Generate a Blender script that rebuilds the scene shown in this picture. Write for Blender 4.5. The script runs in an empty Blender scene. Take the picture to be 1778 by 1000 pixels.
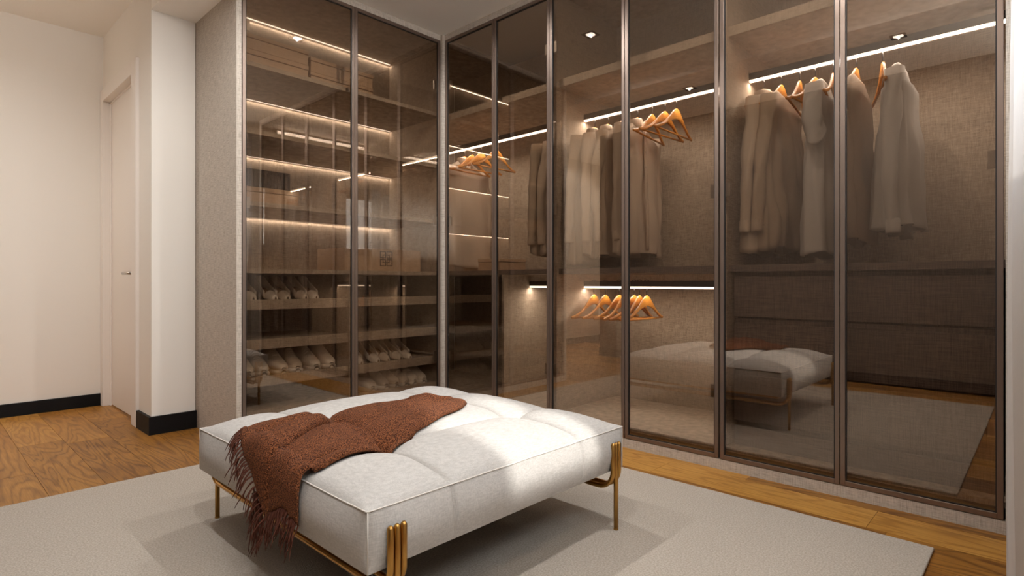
import bpy, math, random
import numpy as np
from mathutils import Vector, noise
random.seed(7)
C = bpy.context.scene.collection
sc = bpy.context.scene
PI = math.pi

# ------------------------------------------------------------------ camera, world, sun, exposure
cam_d = bpy.data.cameras.new('camera'); cam = bpy.data.objects.new('camera', cam_d); C.objects.link(cam)
TH = math.atan2(931, 988)
cam.location = (0, 0, 0.85)
cam.rotation_euler = (PI/2, 0, TH - PI/2)
cam_d.sensor_width = 36; cam_d.lens = 988.0/1778*36
cam_d.shift_y = -10.0/1778
cam_d.clip_start = 0.01
sc.camera = cam

EXPOSURE = 0.0
SUN = 3.9
SKY = 8.0
LAMP = 4.4
FILL = 34.0
STRIP = 1.3
RAIL = 4.8
w = bpy.data.worlds.new('sky'); sc.world = w; w.use_nodes = True
bg = w.node_tree.nodes['Background']; bg.inputs[0].default_value = (0.78, 0.88, 1.0, 1); bg.inputs[1].default_value = SKY
sd = bpy.data.lights.new('sun', 'SUN'); sd.energy = SUN; sd.angle = math.radians(2.6); sd.color = (1.0, 0.97, 0.93)
sun = bpy.data.objects.new('sun', sd); C.objects.link(sun)
EL = math.radians(38)
sun.rotation_euler = Vector((0.03, math.cos(EL), -math.sin(EL))).to_track_quat('-Z', 'Y').to_euler()
sc.view_settings.view_transform = 'Standard'; sc.view_settings.look = 'None'
sc.view_settings.exposure = EXPOSURE; sc.view_settings.gamma = 1; sc.view_settings.use_curve_mapping = False
sc.cycles.transparent_max_bounces = 24
sc.cycles.max_bounces = 12; sc.cycles.diffuse_bounces = 5; sc.cycles.glossy_bounces = 5
sc.cycles.sample_clamp_indirect = 4.0
sc.cycles.caustics_reflective = False; sc.cycles.caustics_refractive = False

# ------------------------------------------------------------------ materials
def srgb(r, g, b):
    f = lambda c: (c/255/12.92) if c/255 <= .04045 else ((c/255+.055)/1.055)**2.4
    return (f(r), f(g), f(b), 1)
def newmat(name):
    m = bpy.data.materials.new(name); m.use_nodes = True
    nt = m.node_tree; return m, nt, nt.nodes['Principled BSDF']
def N(nt, t, **k):
    n = nt.nodes.new(t)
    for a, v in k.items(): setattr(n, a, v)
    return n
def plain(name, col, rough=.6, metal=0, spec=.5, bump=0, bscale=200, var=0):
    m, nt, b = newmat(name)
    b.inputs['Base Color'].default_value = col; b.inputs['Roughness'].default_value = rough
    b.inputs['Metallic'].default_value = metal; b.inputs['Specular IOR Level'].default_value = spec
    if bump or var:
        tc = N(nt, 'ShaderNodeTexCoord'); nz = N(nt, 'ShaderNodeTexNoise'); nz.inputs['Scale'].default_value = bscale
        nz.inputs['Detail'].default_value = 4
        nt.links.new(tc.outputs['Object'], nz.inputs['Vector'])
        if bump:
            bp = N(nt, 'ShaderNodeBump'); bp.inputs['Strength'].default_value = bump; bp.inputs['Distance'].default_value = .002
            nt.links.new(nz.outputs['Fac'], bp.inputs['Height']); nt.links.new(bp.outputs[0], b.inputs['Normal'])
        if var:
            mx = N(nt, 'ShaderNodeMix', data_type='RGBA'); nt.links.new(nz.outputs['Fac'], mx.inputs['Factor'])
            mx.inputs['A'].default_value = tuple(c*(1-var) for c in col[:3]) + (1,)
            mx.inputs['B'].default_value = tuple(c*(1+var) for c in col[:3]) + (1,)
            nt.links.new(mx.outputs['Result'], b.inputs['Base Color'])
    return m
def emit(name, col, s):
    m, nt, b = newmat(name)
    b.inputs['Base Color'].default_value = (1, 1, 1, 1)
    b.inputs['Emission Color'].default_value = col; b.inputs['Emission Strength'].default_value = s
    return m
def linen(name, c1, c2, fine=330, coarse=14, rough=.85, bump=.25):
    """woven cloth: crossing threads from two stretched noises"""
    m, nt, b = newmat(name); L = nt.links.new
    tc = N(nt, 'ShaderNodeTexCoord')
    outs = []
    for s in ((fine, fine, coarse), (coarse, coarse, fine)):
        mp = N(nt, 'ShaderNodeMapping'); mp.inputs['Scale'].default_value = s
        nz = N(nt, 'ShaderNodeTexNoise'); nz.inputs['Scale'].default_value = 1; nz.inputs['Detail'].default_value = 2
        L(tc.outputs['Object'], mp.inputs['Vector']); L(mp.outputs[0], nz.inputs['Vector']); outs.append(nz.outputs['Fac'])
    ad = N(nt, 'ShaderNodeMath', operation='ADD'); L(outs[0], ad.inputs[0]); L(outs[1], ad.inputs[1])
    rp = N(nt, 'ShaderNodeMapRange'); rp.inputs['From Min'].default_value = .72; rp.inputs['From Max'].default_value = 1.28
    L(ad.outputs[0], rp.inputs['Value'])
    mx = N(nt, 'ShaderNodeMix', data_type='RGBA'); mx.inputs['A'].default_value = c1; mx.inputs['B'].default_value = c2
    L(rp.outputs[0], mx.inputs['Factor']); L(mx.outputs['Result'], b.inputs['Base Color'])
    bp = N(nt, 'ShaderNodeBump'); bp.inputs['Strength'].default_value = bump; bp.inputs['Distance'].default_value = .001
    L(ad.outputs[0], bp.inputs['Height']); L(bp.outputs[0], b.inputs['Normal'])
    b.inputs['Roughness'].default_value = rough; b.inputs['Specular IOR Level'].default_value = .2
    return m
def cloth(name, col, transl=.35, bump=.3, fine=500):
    m, nt, b = newmat(name); L = nt.links.new
    b.inputs['Base Color'].default_value = col; b.inputs['Roughness'].default_value = .9; b.inputs['Specular IOR Level'].default_value = .15
    b.inputs['Sheen Weight'].default_value = .15
    tc = N(nt, 'ShaderNodeTexCoord'); mp = N(nt, 'ShaderNodeMapping'); mp.inputs['Scale'].default_value = (fine, fine, 40)
    nz = N(nt, 'ShaderNodeTexNoise'); nz.inputs['Scale'].default_value = 1
    L(tc.outputs['Object'], mp.inputs['Vector']); L(mp.outputs[0], nz.inputs['Vector'])
    bp = N(nt, 'ShaderNodeBump'); bp.inputs['Strength'].default_value = bump; bp.inputs['Distance'].default_value = .001
    L(nz.outputs['Fac'], bp.inputs['Height']); L(bp.outputs[0], b.inputs['Normal'])
    tr = N(nt, 'ShaderNodeBsdfTranslucent'); tr.inputs['Color'].default_value = col
    ms = N(nt, 'ShaderNodeMixShader'); ms.inputs[0].default_value = transl
    out = nt.nodes['Material Output']
    L(b.outputs[0], ms.inputs[1]); L(tr.outputs[0], ms.inputs[2]); L(ms.outputs[0], out.inputs[0])
    return m
def glass(name, tint, refl, r0):
    """bronze coated door glass; each face of the pane tints and mirrors"""
    m, nt, b = newmat(name); L = nt.links.new; nt.nodes.remove(b)
    lw = N(nt, 'ShaderNodeLayerWeight'); lw.inputs['Blend'].default_value = .5
    pw = N(nt, 'ShaderNodeMath', operation='POWER'); pw.inputs[1].default_value = 5; L(lw.outputs['Facing'], pw.inputs[0])
    ma = N(nt, 'ShaderNodeMath', operation='MULTIPLY_ADD'); ma.inputs[1].default_value = 1-r0; ma.inputs[2].default_value = r0
    L(pw.outputs[0], ma.inputs[0])
    t = N(nt, 'ShaderNodeBsdfTransparent'); t.inputs[0].default_value = tint
    g = N(nt, 'ShaderNodeBsdfGlossy'); g.inputs['Color'].default_value = refl; g.inputs['Roughness'].default_value = .0
    ms = N(nt, 'ShaderNodeMixShader'); L(ma.outputs[0], ms.inputs[0]); L(t.outputs[0], ms.inputs[1]); L(g.outputs[0], ms.inputs[2])
    L(ms.outputs[0], nt.nodes['Material Output'].inputs[0])
    return m
def oak(name):
    m, nt, b = newmat(name); L = nt.links.new
    tc = N(nt, 'ShaderNodeTexCoord'); oi = N(nt, 'ShaderNodeObjectInfo')
    sh = N(nt, 'ShaderNodeVectorMath', operation='MULTIPLY_ADD'); sh.inputs[1].default_value = (37, 91, 13)
    cmb = N(nt, 'ShaderNodeCombineXYZ')
    for i in range(3): L(oi.outputs['Random'], cmb.inputs[i])
    L(cmb.outputs[0], sh.inputs[0]); L(tc.outputs['Object'], sh.inputs[2])
    # growth rings: a stretched distorted field folded by a sine
    mp = N(nt, 'ShaderNodeMapping'); mp.inputs['Scale'].default_value = (7.0, .9, 1); L(sh.outputs[0], mp.inputs['Vector'])
    n1 = N(nt, 'ShaderNodeTexNoise'); n1.inputs['Scale'].default_value = 1.0; n1.inputs['Detail'].default_value = 2.5; n1.inputs['Roughness'].default_value = .45
    n1.inputs['Distortion'].default_value = .4
    L(mp.outputs[0], n1.inputs['Vector'])
    mu = N(nt, 'ShaderNodeMath', operation='MULTIPLY'); mu.inputs[1].default_value = 95; L(n1.outputs['Fac'], mu.inputs[0])
    sn = N(nt, 'ShaderNodeMath', operation='SINE'); L(mu.outputs[0], sn.inputs[0])
    rg = N(nt, 'ShaderNodeMapRange'); rg.inputs['From Min'].default_value = -1; rg.inputs['From Max'].default_value = 1; L(sn.outputs[0], rg.inputs['Value'])
    pw = N(nt, 'ShaderNodeMath', operation='POWER'); pw.inputs[1].default_value = 3.2; L(rg.outputs[0], pw.inputs[0])
    mp2 = N(nt, 'ShaderNodeMapping'); mp2.inputs['Scale'].default_value = (260, 9, 1); L(sh.outputs[0], mp2.inputs['Vector'])
    n2 = N(nt, 'ShaderNodeTexNoise'); n2.inputs['Scale'].default_value = 1; n2.inputs['Detail'].default_value = 3; L(mp2.outputs[0], n2.inputs['Vector'])
    n3 = N(nt, 'ShaderNodeTexNoise'); n3.inputs['Scale'].default_value = 4; n3.inputs['Detail'].default_value = 3; L(sh.outputs[0], n3.inputs['Vector'])
    a = N(nt, 'ShaderNodeMath', operation='MULTIPLY'); a.inputs[1].default_value = .20; L(pw.outputs[0], a.inputs[0])
    c = N(nt, 'ShaderNodeMath', operation='MULTIPLY_ADD'); c.inputs[1].default_value = .46; L(n2.outputs['Fac'], c.inputs[0]); L(a.outputs[0], c.inputs[2])
    d = N(nt, 'ShaderNodeMath', operation='MULTIPLY_ADD'); d.inputs[1].default_value = .36; L(n3.outputs['Fac'], d.inputs[0]); L(c.outputs[0], d.inputs[2])
    e = N(nt, 'ShaderNodeMath', operation='MULTIPLY_ADD'); e.inputs[1].default_value = .42; L(oi.outputs['Random'], e.inputs[0]); L(d.outputs[0], e.inputs[2])
    r = N(nt, 'ShaderNodeValToRGB'); L(e.outputs[0], r.inputs[0])
    r.color_ramp.elements[0].position = .30; r.color_ramp.elements[0].color = srgb(200, 148, 74)
    r.color_ramp.elements[1].position = 1.0; r.color_ramp.elements[1].color = srgb(106, 64, 22)
    mid = r.color_ramp.elements.new(.62); mid.color = srgb(164, 112, 46)
    L(r.outputs[0], b.inputs['Base Color'])
    b.inputs['Roughness'].default_value = .42; b.inputs['Specular IOR Level'].default_value = .35
    bp = N(nt, 'ShaderNodeBump'); bp.inputs['Strength'].default_value = .15; bp.inputs['Distance'].default_value = .001
    L(c.outputs[0], bp.inputs['Height']); L(bp.outputs[0], b.inputs['Normal'])
    return m
def boucle(name, c1, c2, scale=260, bump=1.0, dist=.004):
    m, nt, b = newmat(name); L = nt.links.new
    tc = N(nt, 'ShaderNodeTexCoord')
    v = N(nt, 'ShaderNodeTexVoronoi'); v.inputs['Scale'].default_value = scale; L(tc.outputs['Object'], v.inputs['Vector'])
    n = N(nt, 'ShaderNodeTexNoise'); n.inputs['Scale'].default_value = scale*.7; n.inputs['Detail'].default_value = 3; L(tc.outputs['Object'], n.inputs['Vector'])
    rg = N(nt, 'ShaderNodeMapRange'); rg.inputs['From Min'].default_value = .38; rg.inputs['From Max'].default_value = .62; L(n.outputs['Fac'], rg.inputs['Value'])
    mx = N(nt, 'ShaderNodeMix', data_type='RGBA'); mx.inputs['A'].default_value = c1; mx.inputs['B'].default_value = c2
    L(rg.outputs[0], mx.inputs['Factor']); L(mx.outputs['Result'], b.inputs['Base Color'])
    su = N(nt, 'ShaderNodeMath', operation='SUBTRACT'); L(n.outputs['Fac'], su.inputs[0]); L(v.outputs['Distance'], su.inputs[1])
    bp = N(nt, 'ShaderNodeBump'); bp.inputs['Strength'].default_value = bump; bp.inputs['Distance'].default_value = dist
    L(su.outputs[0], bp.inputs['Height']); L(bp.outputs[0], b.inputs['Normal'])
    b.inputs['Roughness'].default_value = .95; b.inputs['Specular IOR Level'].default_value = .1; b.inputs['Sheen Weight'].default_value = .04
    return m

M = dict(
    wall=plain('wall paint', srgb(238, 229, 218), .85, bump=.05, bscale=90),
    ceil=plain('ceiling paint', srgb(252, 245, 236), .9),
    wall_d=plain('dark brown wall paint', srgb(98, 87, 78), .8),
    doorp=plain('satin door paint', srgb(236, 225, 214), .5),
    black=plain('black skirting lacquer', srgb(12, 10, 10), .5, spec=.2),
    linen=linen('greige linen laminate', srgb(162, 149, 136), srgb(208, 195, 180), fine=420, coarse=22),
    linen_in=linen('inner linen laminate', srgb(146, 130, 114), srgb(198, 181, 163), fine=480, coarse=26),
    dark=linen('charcoal linen laminate', srgb(86, 76, 72), srgb(128, 114, 108)),
    frame=plain('bronze anodised metal', srgb(132, 114, 102), .35, .75),
    frame_d=plain('dark rubber gasket', srgb(26, 20, 17), .6),
    rail=plain('black brown rail', srgb(44, 36, 32), .4, .5),
    steel=plain('satin nickel', srgb(190, 180, 170), .3, 1),
    hook=plain('dark steel wire', srgb(46, 42, 42), .35, .8),
    wood=plain('hanger maple', srgb(206, 136, 52), .4, bump=.1, bscale=60, var=.22),
    brass=plain('brushed brass', srgb(186, 142, 78), .28, 1),
    cushion=linen('off white woven upholstery', srgb(180, 174, 168), srgb(202, 196, 190), fine=420, coarse=60, bump=.2),
    piping=plain('upholstery piping', srgb(222, 214, 205), .8, bump=.2, bscale=600),
    rug=boucle('beige pile rug', srgb(170, 158, 145), srgb(192, 180, 166), scale=260, bump=.35, dist=.003),
    throw=boucle('rust boucle wool', srgb(68, 34, 19), srgb(164, 99, 60), scale=430, bump=1.0, dist=.005),
    fringe=plain('dark rust yarn', srgb(84, 38, 18), .9, var=.3, bscale=80),
    shirt=cloth('cream cotton', srgb(222, 204, 186)),
    shirt2=cloth('pale grey cotton', srgb(214, 208, 204)),
    shirt3=cloth('taupe linen cloth', srgb(200, 180, 160)),
    sheer=cloth('thin white voile', srgb(244, 241, 236), .75, .1),
    curtain=cloth('sheer curtain', srgb(200, 192, 186), .38, .2),
    shoe=plain('light beige leather', srgb(226, 214, 200), .5, bump=.2, bscale=70, var=.08),
    suede=plain('taupe suede', srgb(212, 196, 178), .85, bump=.4, bscale=300, var=.12),
    sole=plain('white rubber', srgb(214, 204, 192), .6),
    lace=plain('cotton lace', srgb(222, 212, 200), .9),
    insole=plain('tan insole', srgb(170, 140, 112), .7),
    box=linen('beige box covering', srgb(178, 148, 120), srgb(204, 174, 146)),
    boxd=plain('dark woven leather', srgb(48, 38, 33), .45),
    ink=plain('dark brown print', srgb(62, 38, 28), .6),
    oak=oak('oiled oak'),
    sub=plain('subfloor', srgb(60, 36, 18), .9),
    trim=plain('dark lamp trim', srgb(60, 54, 50), .5),
    lens=emit('lamp lens', (1, .95, .9, 1), 6),
    led=emit('led diffuser', (1, .93, .84, 1), 6),
    ledb=emit('led tape', (1, .90, .79, 1), 2.2),
    glass=glass('bronze glass', (.78, .73, .675, 1), (1.0, .90, .81, 1), .13),
    pane=glass('clear window glass', (.97, .98, .98, 1), (1, 1, 1, 1), .03),
)

# ------------------------------------------------------------------ mesh helpers
class MB:
    def __init__(s): s.v = []; s.f = []
    def box(s, x0, x1, y0, y1, z0, z1):
        b = len(s.v)
        s.v += [(x0,y0,z0),(x1,y0,z0),(x1,y1,z0),(x0,y1,z0),(x0,y0,z1),(x1,y0,z1),(x1,y1,z1),(x0,y1,z1)]
        s.f += [tuple(b+i for i in q) for q in ((0,3,2,1),(4,5,6,7),(0,1,5,4),(1,2,6,5),(2,3,7,6),(3,0,4,7))]
        return s
    def tube(s, pts, r, n=8, cap=True):
        pts = [Vector(p) for p in pts]; b = len(s.v); up = Vector((0, 0, 1)); prev = None
        for i, p in enumerate(pts):
            t = (pts[min(i+1, len(pts)-1)] - pts[max(i-1, 0)]).normalized()
            if prev is None:
                a = t.cross(up)
                if a.length < .1: a = t.cross(Vector((1, 0, 0)))
                a.normalize()
            else:
                a = (prev - t*prev.dot(t)).normalized()
            prev = a; c = t.cross(a); rr = r[i] if isinstance(r, (list, tuple)) else r
            for k in range(n):
                an = 2*PI*k/n; s.v.append(tuple(p + a*math.cos(an)*rr + c*math.sin(an)*rr))
        for i in range(len(pts)-1):
            for k in range(n):
                k2 = (k+1) % n; s.f.append((b+i*n+k, b+i*n+k2, b+(i+1)*n+k2, b+(i+1)*n+k))
        if cap:
            s.f.append(tuple(b+k for k in range(n))[::-1]); e = b+(len(pts)-1)*n; s.f.append(tuple(e+k for k in range(n)))
        return s
    def grid(s, P, closed_u=False, flip=False):
        """P[i][j] rows of points"""
        b = len(s.v); nr = len(P); nc = len(P[0])
        for row in P: s.v += [tuple(p) for p in row]
        for i in range(nr-1):
            for j in range(nc if closed_u else nc-1):
                j2 = (j+1) % nc; q = (b+i*nc+j, b+i*nc+j2, b+(i+1)*nc+j2, b+(i+1)*nc+j)
                s.f.append(q[::-1] if flip else q)
        return s
    def disc(s, c, r, n=24, z=0, up=True):
        b = len(s.v)
        for k in range(n): s.v.append((c[0]+r*math.cos(2*PI*k/n), c[1]+r*math.sin(2*PI*k/n), c[2]))
        s.f.append(tuple(b+k for k in (range(n) if up else reversed(range(n))))); return s
    def lathe(s, prof, n=24, c=(0, 0, 0)):
        return s.grid([[(c[0]+r*math.cos(2*PI*k/n), c[1]+r*math.sin(2*PI*k/n), c[2]+z) for k in range(n)] for r, z in prof], True)
    def mesh(s, name, off=(0, 0, 0)):
        me = bpy.data.meshes.new(name)
        me.from_pydata([(x-off[0], y-off[1], z-off[2]) for x, y, z in s.v], [], s.f); me.update(); return me
WL = {}
def obj(name, mb, mat, parent=None, smooth=False, bevel=0, off=None, merge=False, solid=0, subsurf=0, segs=2):
    o_off = WL.get(parent.name, (0, 0, 0)) if (parent and off is None) else (off or (0, 0, 0))
    me = mb.mesh(name, o_off) if isinstance(mb, MB) else mb
    me.materials.append(M[mat] if isinstance(mat, str) else mat)
    o = bpy.data.objects.new(name, me); C.objects.link(o)
    if parent: o.parent = parent; WL[o.name] = o_off
    if smooth:
        me.polygons.foreach_set('use_smooth', [True]*len(me.polygons))
    if merge:
        md = o.modifiers.new('weld', 'WELD'); md.merge_threshold = .0004
    if solid:
        md = o.modifiers.new('thick', 'SOLIDIFY'); md.thickness = solid; md.offset = 0
    if bevel:
        md = o.modifiers.new('edge', 'BEVEL'); md.width = bevel; md.segments = segs; md.limit_method = 'ANGLE'; md.angle_limit = math.radians(50)
        me.polygons.foreach_set('use_smooth', [True]*len(me.polygons))
        md.harden_normals = True
    if subsurf:
        md = o.modifiers.new('sub', 'SUBSURF'); md.levels = subsurf; md.render_levels = subsurf
    return o
def thing(name, label, cat, loc=(0, 0, 0), group=None, world=True, rot=None):
    o = bpy.data.objects.new(name, None); C.objects.link(o); o.location = loc; o.empty_display_size = .1
    if rot: o.rotation_euler = rot
    o['label'] = label; o['category'] = cat
    if group: o['group'] = group
    if world: WL[o.name] = tuple(loc)
    return o
def tag(o, label, cat, group=None):
    o['label'] = label; o['category'] = cat
    if group: o['group'] = group
    return o
def struct(name, mb, mat, parent=None, **k):
    o = obj(name, mb, mat, parent, **k)
    if not parent: o['kind'] = 'structure'
    return o
def dup(root, loc, rot=None, label=None, group=None, name=None):
    def cp(o, par):
        c = o.copy(); C.objects.link(c)
        if par: c.parent = par
        for ch in list(o.children): cp(ch, c)
        return c
    r = cp(root, None); r.location = loc
    if rot is not None: r.rotation_euler = rot
    if label: r['label'] = label
    if group: r['group'] = group
    return r
def box(*a): return MB().box(*a)

# ------------------------------------------------------------------ the room
H = 2.55
XR, XL, YB, YF, YW = 3.26, -1.84, 4.78, -0.30, -0.16      # right wall, rear wall, far wall, outer and inner face of window wall
struct('wall_left', box(XL-.1, 1.1, YB, YB+.1, 0, H), 'wall')
struct('wall_rear', box(XL-.1, XL, 3.2, YB, 0, H), 'wall')
XN, YN = -.45, 3.80           # near rear wall, and where the corridor opens
struct('wall_near', box(XN-.1, XN, YF, YN, 0, H), 'wall_d')
struct('wall_corridor', box(XL-.1, XN-.1, YN-.1, YN, 0, H), 'wall')
struct('wall_right', box(XR, XR+.1, YF, 3.85, 0, H), 'wall')
mb = MB(); mb.box(.93, 1.03, 3.64, 3.96, 0, H); mb.box(.93, 1.03, 4.74, YB, 0, H); mb.box(.93, 1.03, 3.96, 4.74, 2.11, H)
struct('wall_door', mb, 'wall')
mb = MB(); mb.box(1.03, 1.155, 3.64, 3.76, 0, H); mb.box(1.155, XR, 3.75, 3.85, 0, H)
struct('wall_back', mb, 'wall')
# window wall with the opening
WX0, WX1, WZ0, WZ1 = -.35, 2.46, 1.215, 1.94
mb = MB(); mb.box(-.45, WX0, YF, YW, 0, H); mb.box(WX1, XR, YF, YW, 0, H); mb.box(WX0, WX1, YF, YW, 0, WZ0); mb.box(WX0, WX1, YF, YW, WZ1, H)
struct('wall_window', mb, 'wall')
struct('ceiling', box(XL-.1, XR+.1, YF, YB+.1, H, H+.1), 'ceil')
struct('ceiling_beam', box(.93, 1.158, YW, 3.64, 2.37, H), 'ceil')
fl = struct('floor', box(XL-.1, XR+.1, YF, YB+.1, -.08, -.012), 'sub')
# oak planks, each its own piece
PW = .1895
pl_mesh = {}
def plank(x0, y0, y1):
    Lk = round(y1-y0, 3)
    if Lk not in pl_mesh:
        g = .0007; me = box(g, PW-g, g, Lk-g, -.012, 0).mesh('plank'); me.materials.append(M['oak']); pl_mesh[Lk] = me
    o = bpy.data.objects.new('plank', pl_mesh[Lk]); C.objects.link(o); o.parent = fl; o.location = (x0, y0, 0)
joints = {9: [3.29, 4.75], 10: [2.05, 3.86, 4.60], 11: [2.6, 3.76], 12: [1.9, 4.235], 13: [2.9, 3.5], 21: [.95, 2.3], 22: [.3, 1.62, 2.8]}
c0 = .384 - 10*PW
i = 0
while c0 + i*PW < 2.60:
    x0 = c0 + i*PW
    if x0 > XL - PW:
        js = joints.get(i+0)
        if js is None:
            js = []; y = YW + .3 + random.random()*.9
            while y < YB: js.append(round(y, 2)); y += random.choice((.84, 1.02, 1.2, 1.34))
        ys = [YW] + js + [YB]
        for a, b2 in zip(ys[:-1], ys[1:]):
            if b2-a > .02: plank(x0, a, b2)
    i += 1
# skirting
def skirt(name, *b): return struct(name, box(*b), 'black', bevel=.002)
skirt('baseboard_left', XL, .915, YB-.016, YB, 0, .082)
skirt('baseboard_rear', XL, XL+.016, YN, YB-.016, 0, .09)
skirt('baseboard_near', XN, XN+.016, YW, YN, 0, .09)
mb = MB(); mb.box(.914, .93, 3.624, 3.884, 0, .1); mb.box(.93, 1.158, 3.624, 3.64, 0, .1)
struct('baseboard_column', mb, 'black')
# door with casing
d1 = struct('door_1', box(.965, 1.005, 3.985, 4.715, .006, 2.085), 'doorp', bevel=.002)
WL['door_1'] = (0, 0, 0)
mb = MB(); mb.box(.912, .965, 3.886, 3.985, 0, 2.17); mb.box(.912, .965, 4.715, 4.777, 0, 2.17); mb.box(.912, .965, 3.985, 4.715, 2.09, 2.17)
struct('door_casing', mb, 'doorp', d1, bevel=.003)
mb = MB(); mb.box(.955, .963, 3.985, 3.997, 0, 2.09); mb.box(.955, .963, 4.703, 4.715, 0, 2.09); mb.box(.955, .963, 3.985, 4.715, 2.078, 2.09)
struct('door_stop', mb, 'doorp', d1)
mb = MB(); mb.tube([(.965, 4.05, .905), (.925, 4.05, .905), (.915, 4.058, .905), (.912, 4.075, .905), (.912, 4.17, .905)], .0095, 10)
hd = struct('door_handle', mb, 'steel', d1, smooth=True)
obj('handle_rose', box(.957, .965, 4.027, 4.073, .88, .93), 'steel', hd, bevel=.002)
obj('lock_plate', box(.958, .965, 4.034, 4.066, .79, .845), 'steel', hd, bevel=.002)
# window
wn = MB(); fy0, fy1 = -.27, -.22
wn.box(WX0, WX1, fy0, fy1, WZ0, WZ0+.05); wn.box(WX0, WX1, fy0, fy1, WZ1-.05, WZ1)
for x in (WX0, WX1-.05): wn.box(x, x+.05, fy0, fy1, WZ0+.05, WZ1-.05)
wn.box(.60, .65, fy0, fy1, WZ0+.05, WZ1-.05); wn.box(1.60, 1.65, fy0, fy1, WZ0+.05, WZ1-.05)
wf = struct('window_1', wn, 'doorp'); WL['window_1'] = (0, 0, 0)
for a, b2 in ((WX0+.05, .60), (.65, 1.60), (1.65, WX1-.05)):
    obj('pane', box(a, b2, -.25, -.244, WZ0+.05, WZ1-.05), 'pane', wf)
struct('window_sill', box(WX0-.02, WX1+.02, -.2, -.145, WZ0-.025, WZ0), 'doorp', wf, bevel=.004)

# ------------------------------------------------------------------ ceiling downlights (the corridor one is added fill)
def downlight(x, y, label, first=[None]):
    if first[0] is None:
        t = thing('downlight', label, 'ceiling light', (x, y, H), 'recessed ceiling downlights')
        mb = MB(); s = .046; r = .032
        mb.box(x-s, x+s, y-s, y-r, H-.004, H); mb.box(x-s, x+s, y+r, y+s, H-.004, H)
        mb.box(x-s, x-r, y-r, y+r, H-.004, H); mb.box(x+r, x+s, y-r, y+r, H-.004, H)
        obj('trim_ring', mb, 'trim', t)
        obj('lens', MB().lathe([(.0001, -.0035), (.026, -.0035), (.031, -.002), (.031, 0)], 24, (x, y, H)), 'lens', t)
        ld = bpy.data.lights.new('lamp', 'SPOT'); ld.energy = LAMP*10; ld.spot_size = math.radians(168); ld.spot_blend = .5; ld.shadow_soft_size = .006
        ld.color = (.97, .99, 1.0)
        lo = bpy.data.objects.new('lamp', ld); C.objects.link(lo); lo.parent = t; lo.location = (0, 0, -.010)
        first[0] = t
    else:
        t = dup(first[0], (x, y, H), label=label)
    return t
rows = [(1.86, 2.285, 'round downlight in dark square trim, mirrored twice near the corner doors'),
        (1.86, .754, 'downlight in the ceiling over the bench, nearest the drawer cabinet'),
        (.38, .754, 'downlight mirrored in the last glass door above the long pale shirt'),
        (.38, 2.285, 'downlight mirrored above the empty hangers of the middle cabinet'),
        (-1.00, 4.12, 'added fill downlight in the corridor by the white door, out of view')]  # added lamp, kept out of the mirrors, to brighten the left wall
for r_ in rows: downlight(*r_)

# ------------------------------------------------------------------ wardrobes
XF, YFc = 2.53, 3.04           # front planes: right run faces -X at XF, left run faces -Y at YFc
TOPZ, GZ0, GZ1 = 2.51, .046, 2.508
XBk, YBk = 3.21, 3.71          # back walls of the carcasses
def led_tape(parent, mb, area=None):
    o = obj('light_strip', mb, 'ledb', parent); return o
def area(parent, loc, rot, sx, sy, e, col=(1, .92, .83)):
    ld = bpy.data.lights.new('strip_light', 'AREA'); ld.shape = 'RECTANGLE'; ld.size = sx; ld.size_y = sy; ld.energy = e; ld.color = col
    lo = bpy.data.objects.new('strip_light', ld); C.objects.link(lo); lo.parent = parent
    off = WL[parent.name]; lo.location = tuple(a-b for a, b in zip(loc, off)); lo.rotation_euler = rot
    return lo

# ---- left run: shelves
t = thing('wardrobe', 'linen clad shelving wardrobe with lit shelves and shoe trays, beside the white column', 'wardrobe', (1.158, YFc, 0))
SX0, SX1 = 1.185, 2.555
obj('side_panel', box(1.158, 1.185, YFc, YBk, 0, H-.002), 'linen', t, bevel=.0015)
obj('side_panel', box(SX1, SX1+.025, 3.10, YBk, GZ0, 2.53), 'linen_in', t)
obj('back_panel', box(1.185, SX1, YBk, YBk+.02, .06, 2.53), 'linen_in', t)
obj('top_panel', box(1.185, XBk, YFc+.02, YBk, 2.53, H-.002), 'linen_in', t)
obj('fascia', box(1.185, XF, YFc, YFc+.02, TOPZ, H-.002), 'linen', t)
obj('plinth', box(1.185, XF, YFc, YFc+.02, 0, GZ0), 'linen', t)
obj('bottom_panel', box(1.185, SX1, YFc+.03, YBk, .08, .10), 'linen_in', t)
for i, z in enumerate((2.008, 1.647, 1.260)):
    s = obj('shelf', box(1.185, SX1, 3.10, YBk-.03, z, z+.024), 'linen_in', t, bevel=.001)
    led_tape(s, box(1.19, SX1-.005, YBk-.016, YBk-.010, z+.002, z+.008))
    area(s, ((1.19+SX1)/2, YBk-.011, z+.0), (math.radians(-10), 0, 0), SX1-1.2, .010, STRIP)
led_tape(t, box(1.19, SX1-.005, YBk-.016, YBk-.010, 2.523, 2.529))
area(t, ((1.19+SX1)/2, YBk-.011, 2.519), (math.radians(-10), 0, 0), SX1-1.2, .010, STRIP)
obj('counter', box(1.185, SX1, 3.085, YBk, .898, .922), 'linen_in', t, bevel=.001)
obj('divider', box(1.843, 1.863, 3.10, YBk, .10, .898), 'linen_in', t)
for (a, b2) in ((1.19, 1.84), (1.866, 2.55)):
    for z in (.70, .485, .285, .105):
        o = obj('shoe_tray', box(a, b2, 3.12, YBk-.05, z+.03, z+.045), 'linen_in', t)
        obj('tray_front', box(a, b2, 3.105, 3.12, z, z+.055), 'linen_in', o, bevel=.0015)
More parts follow.
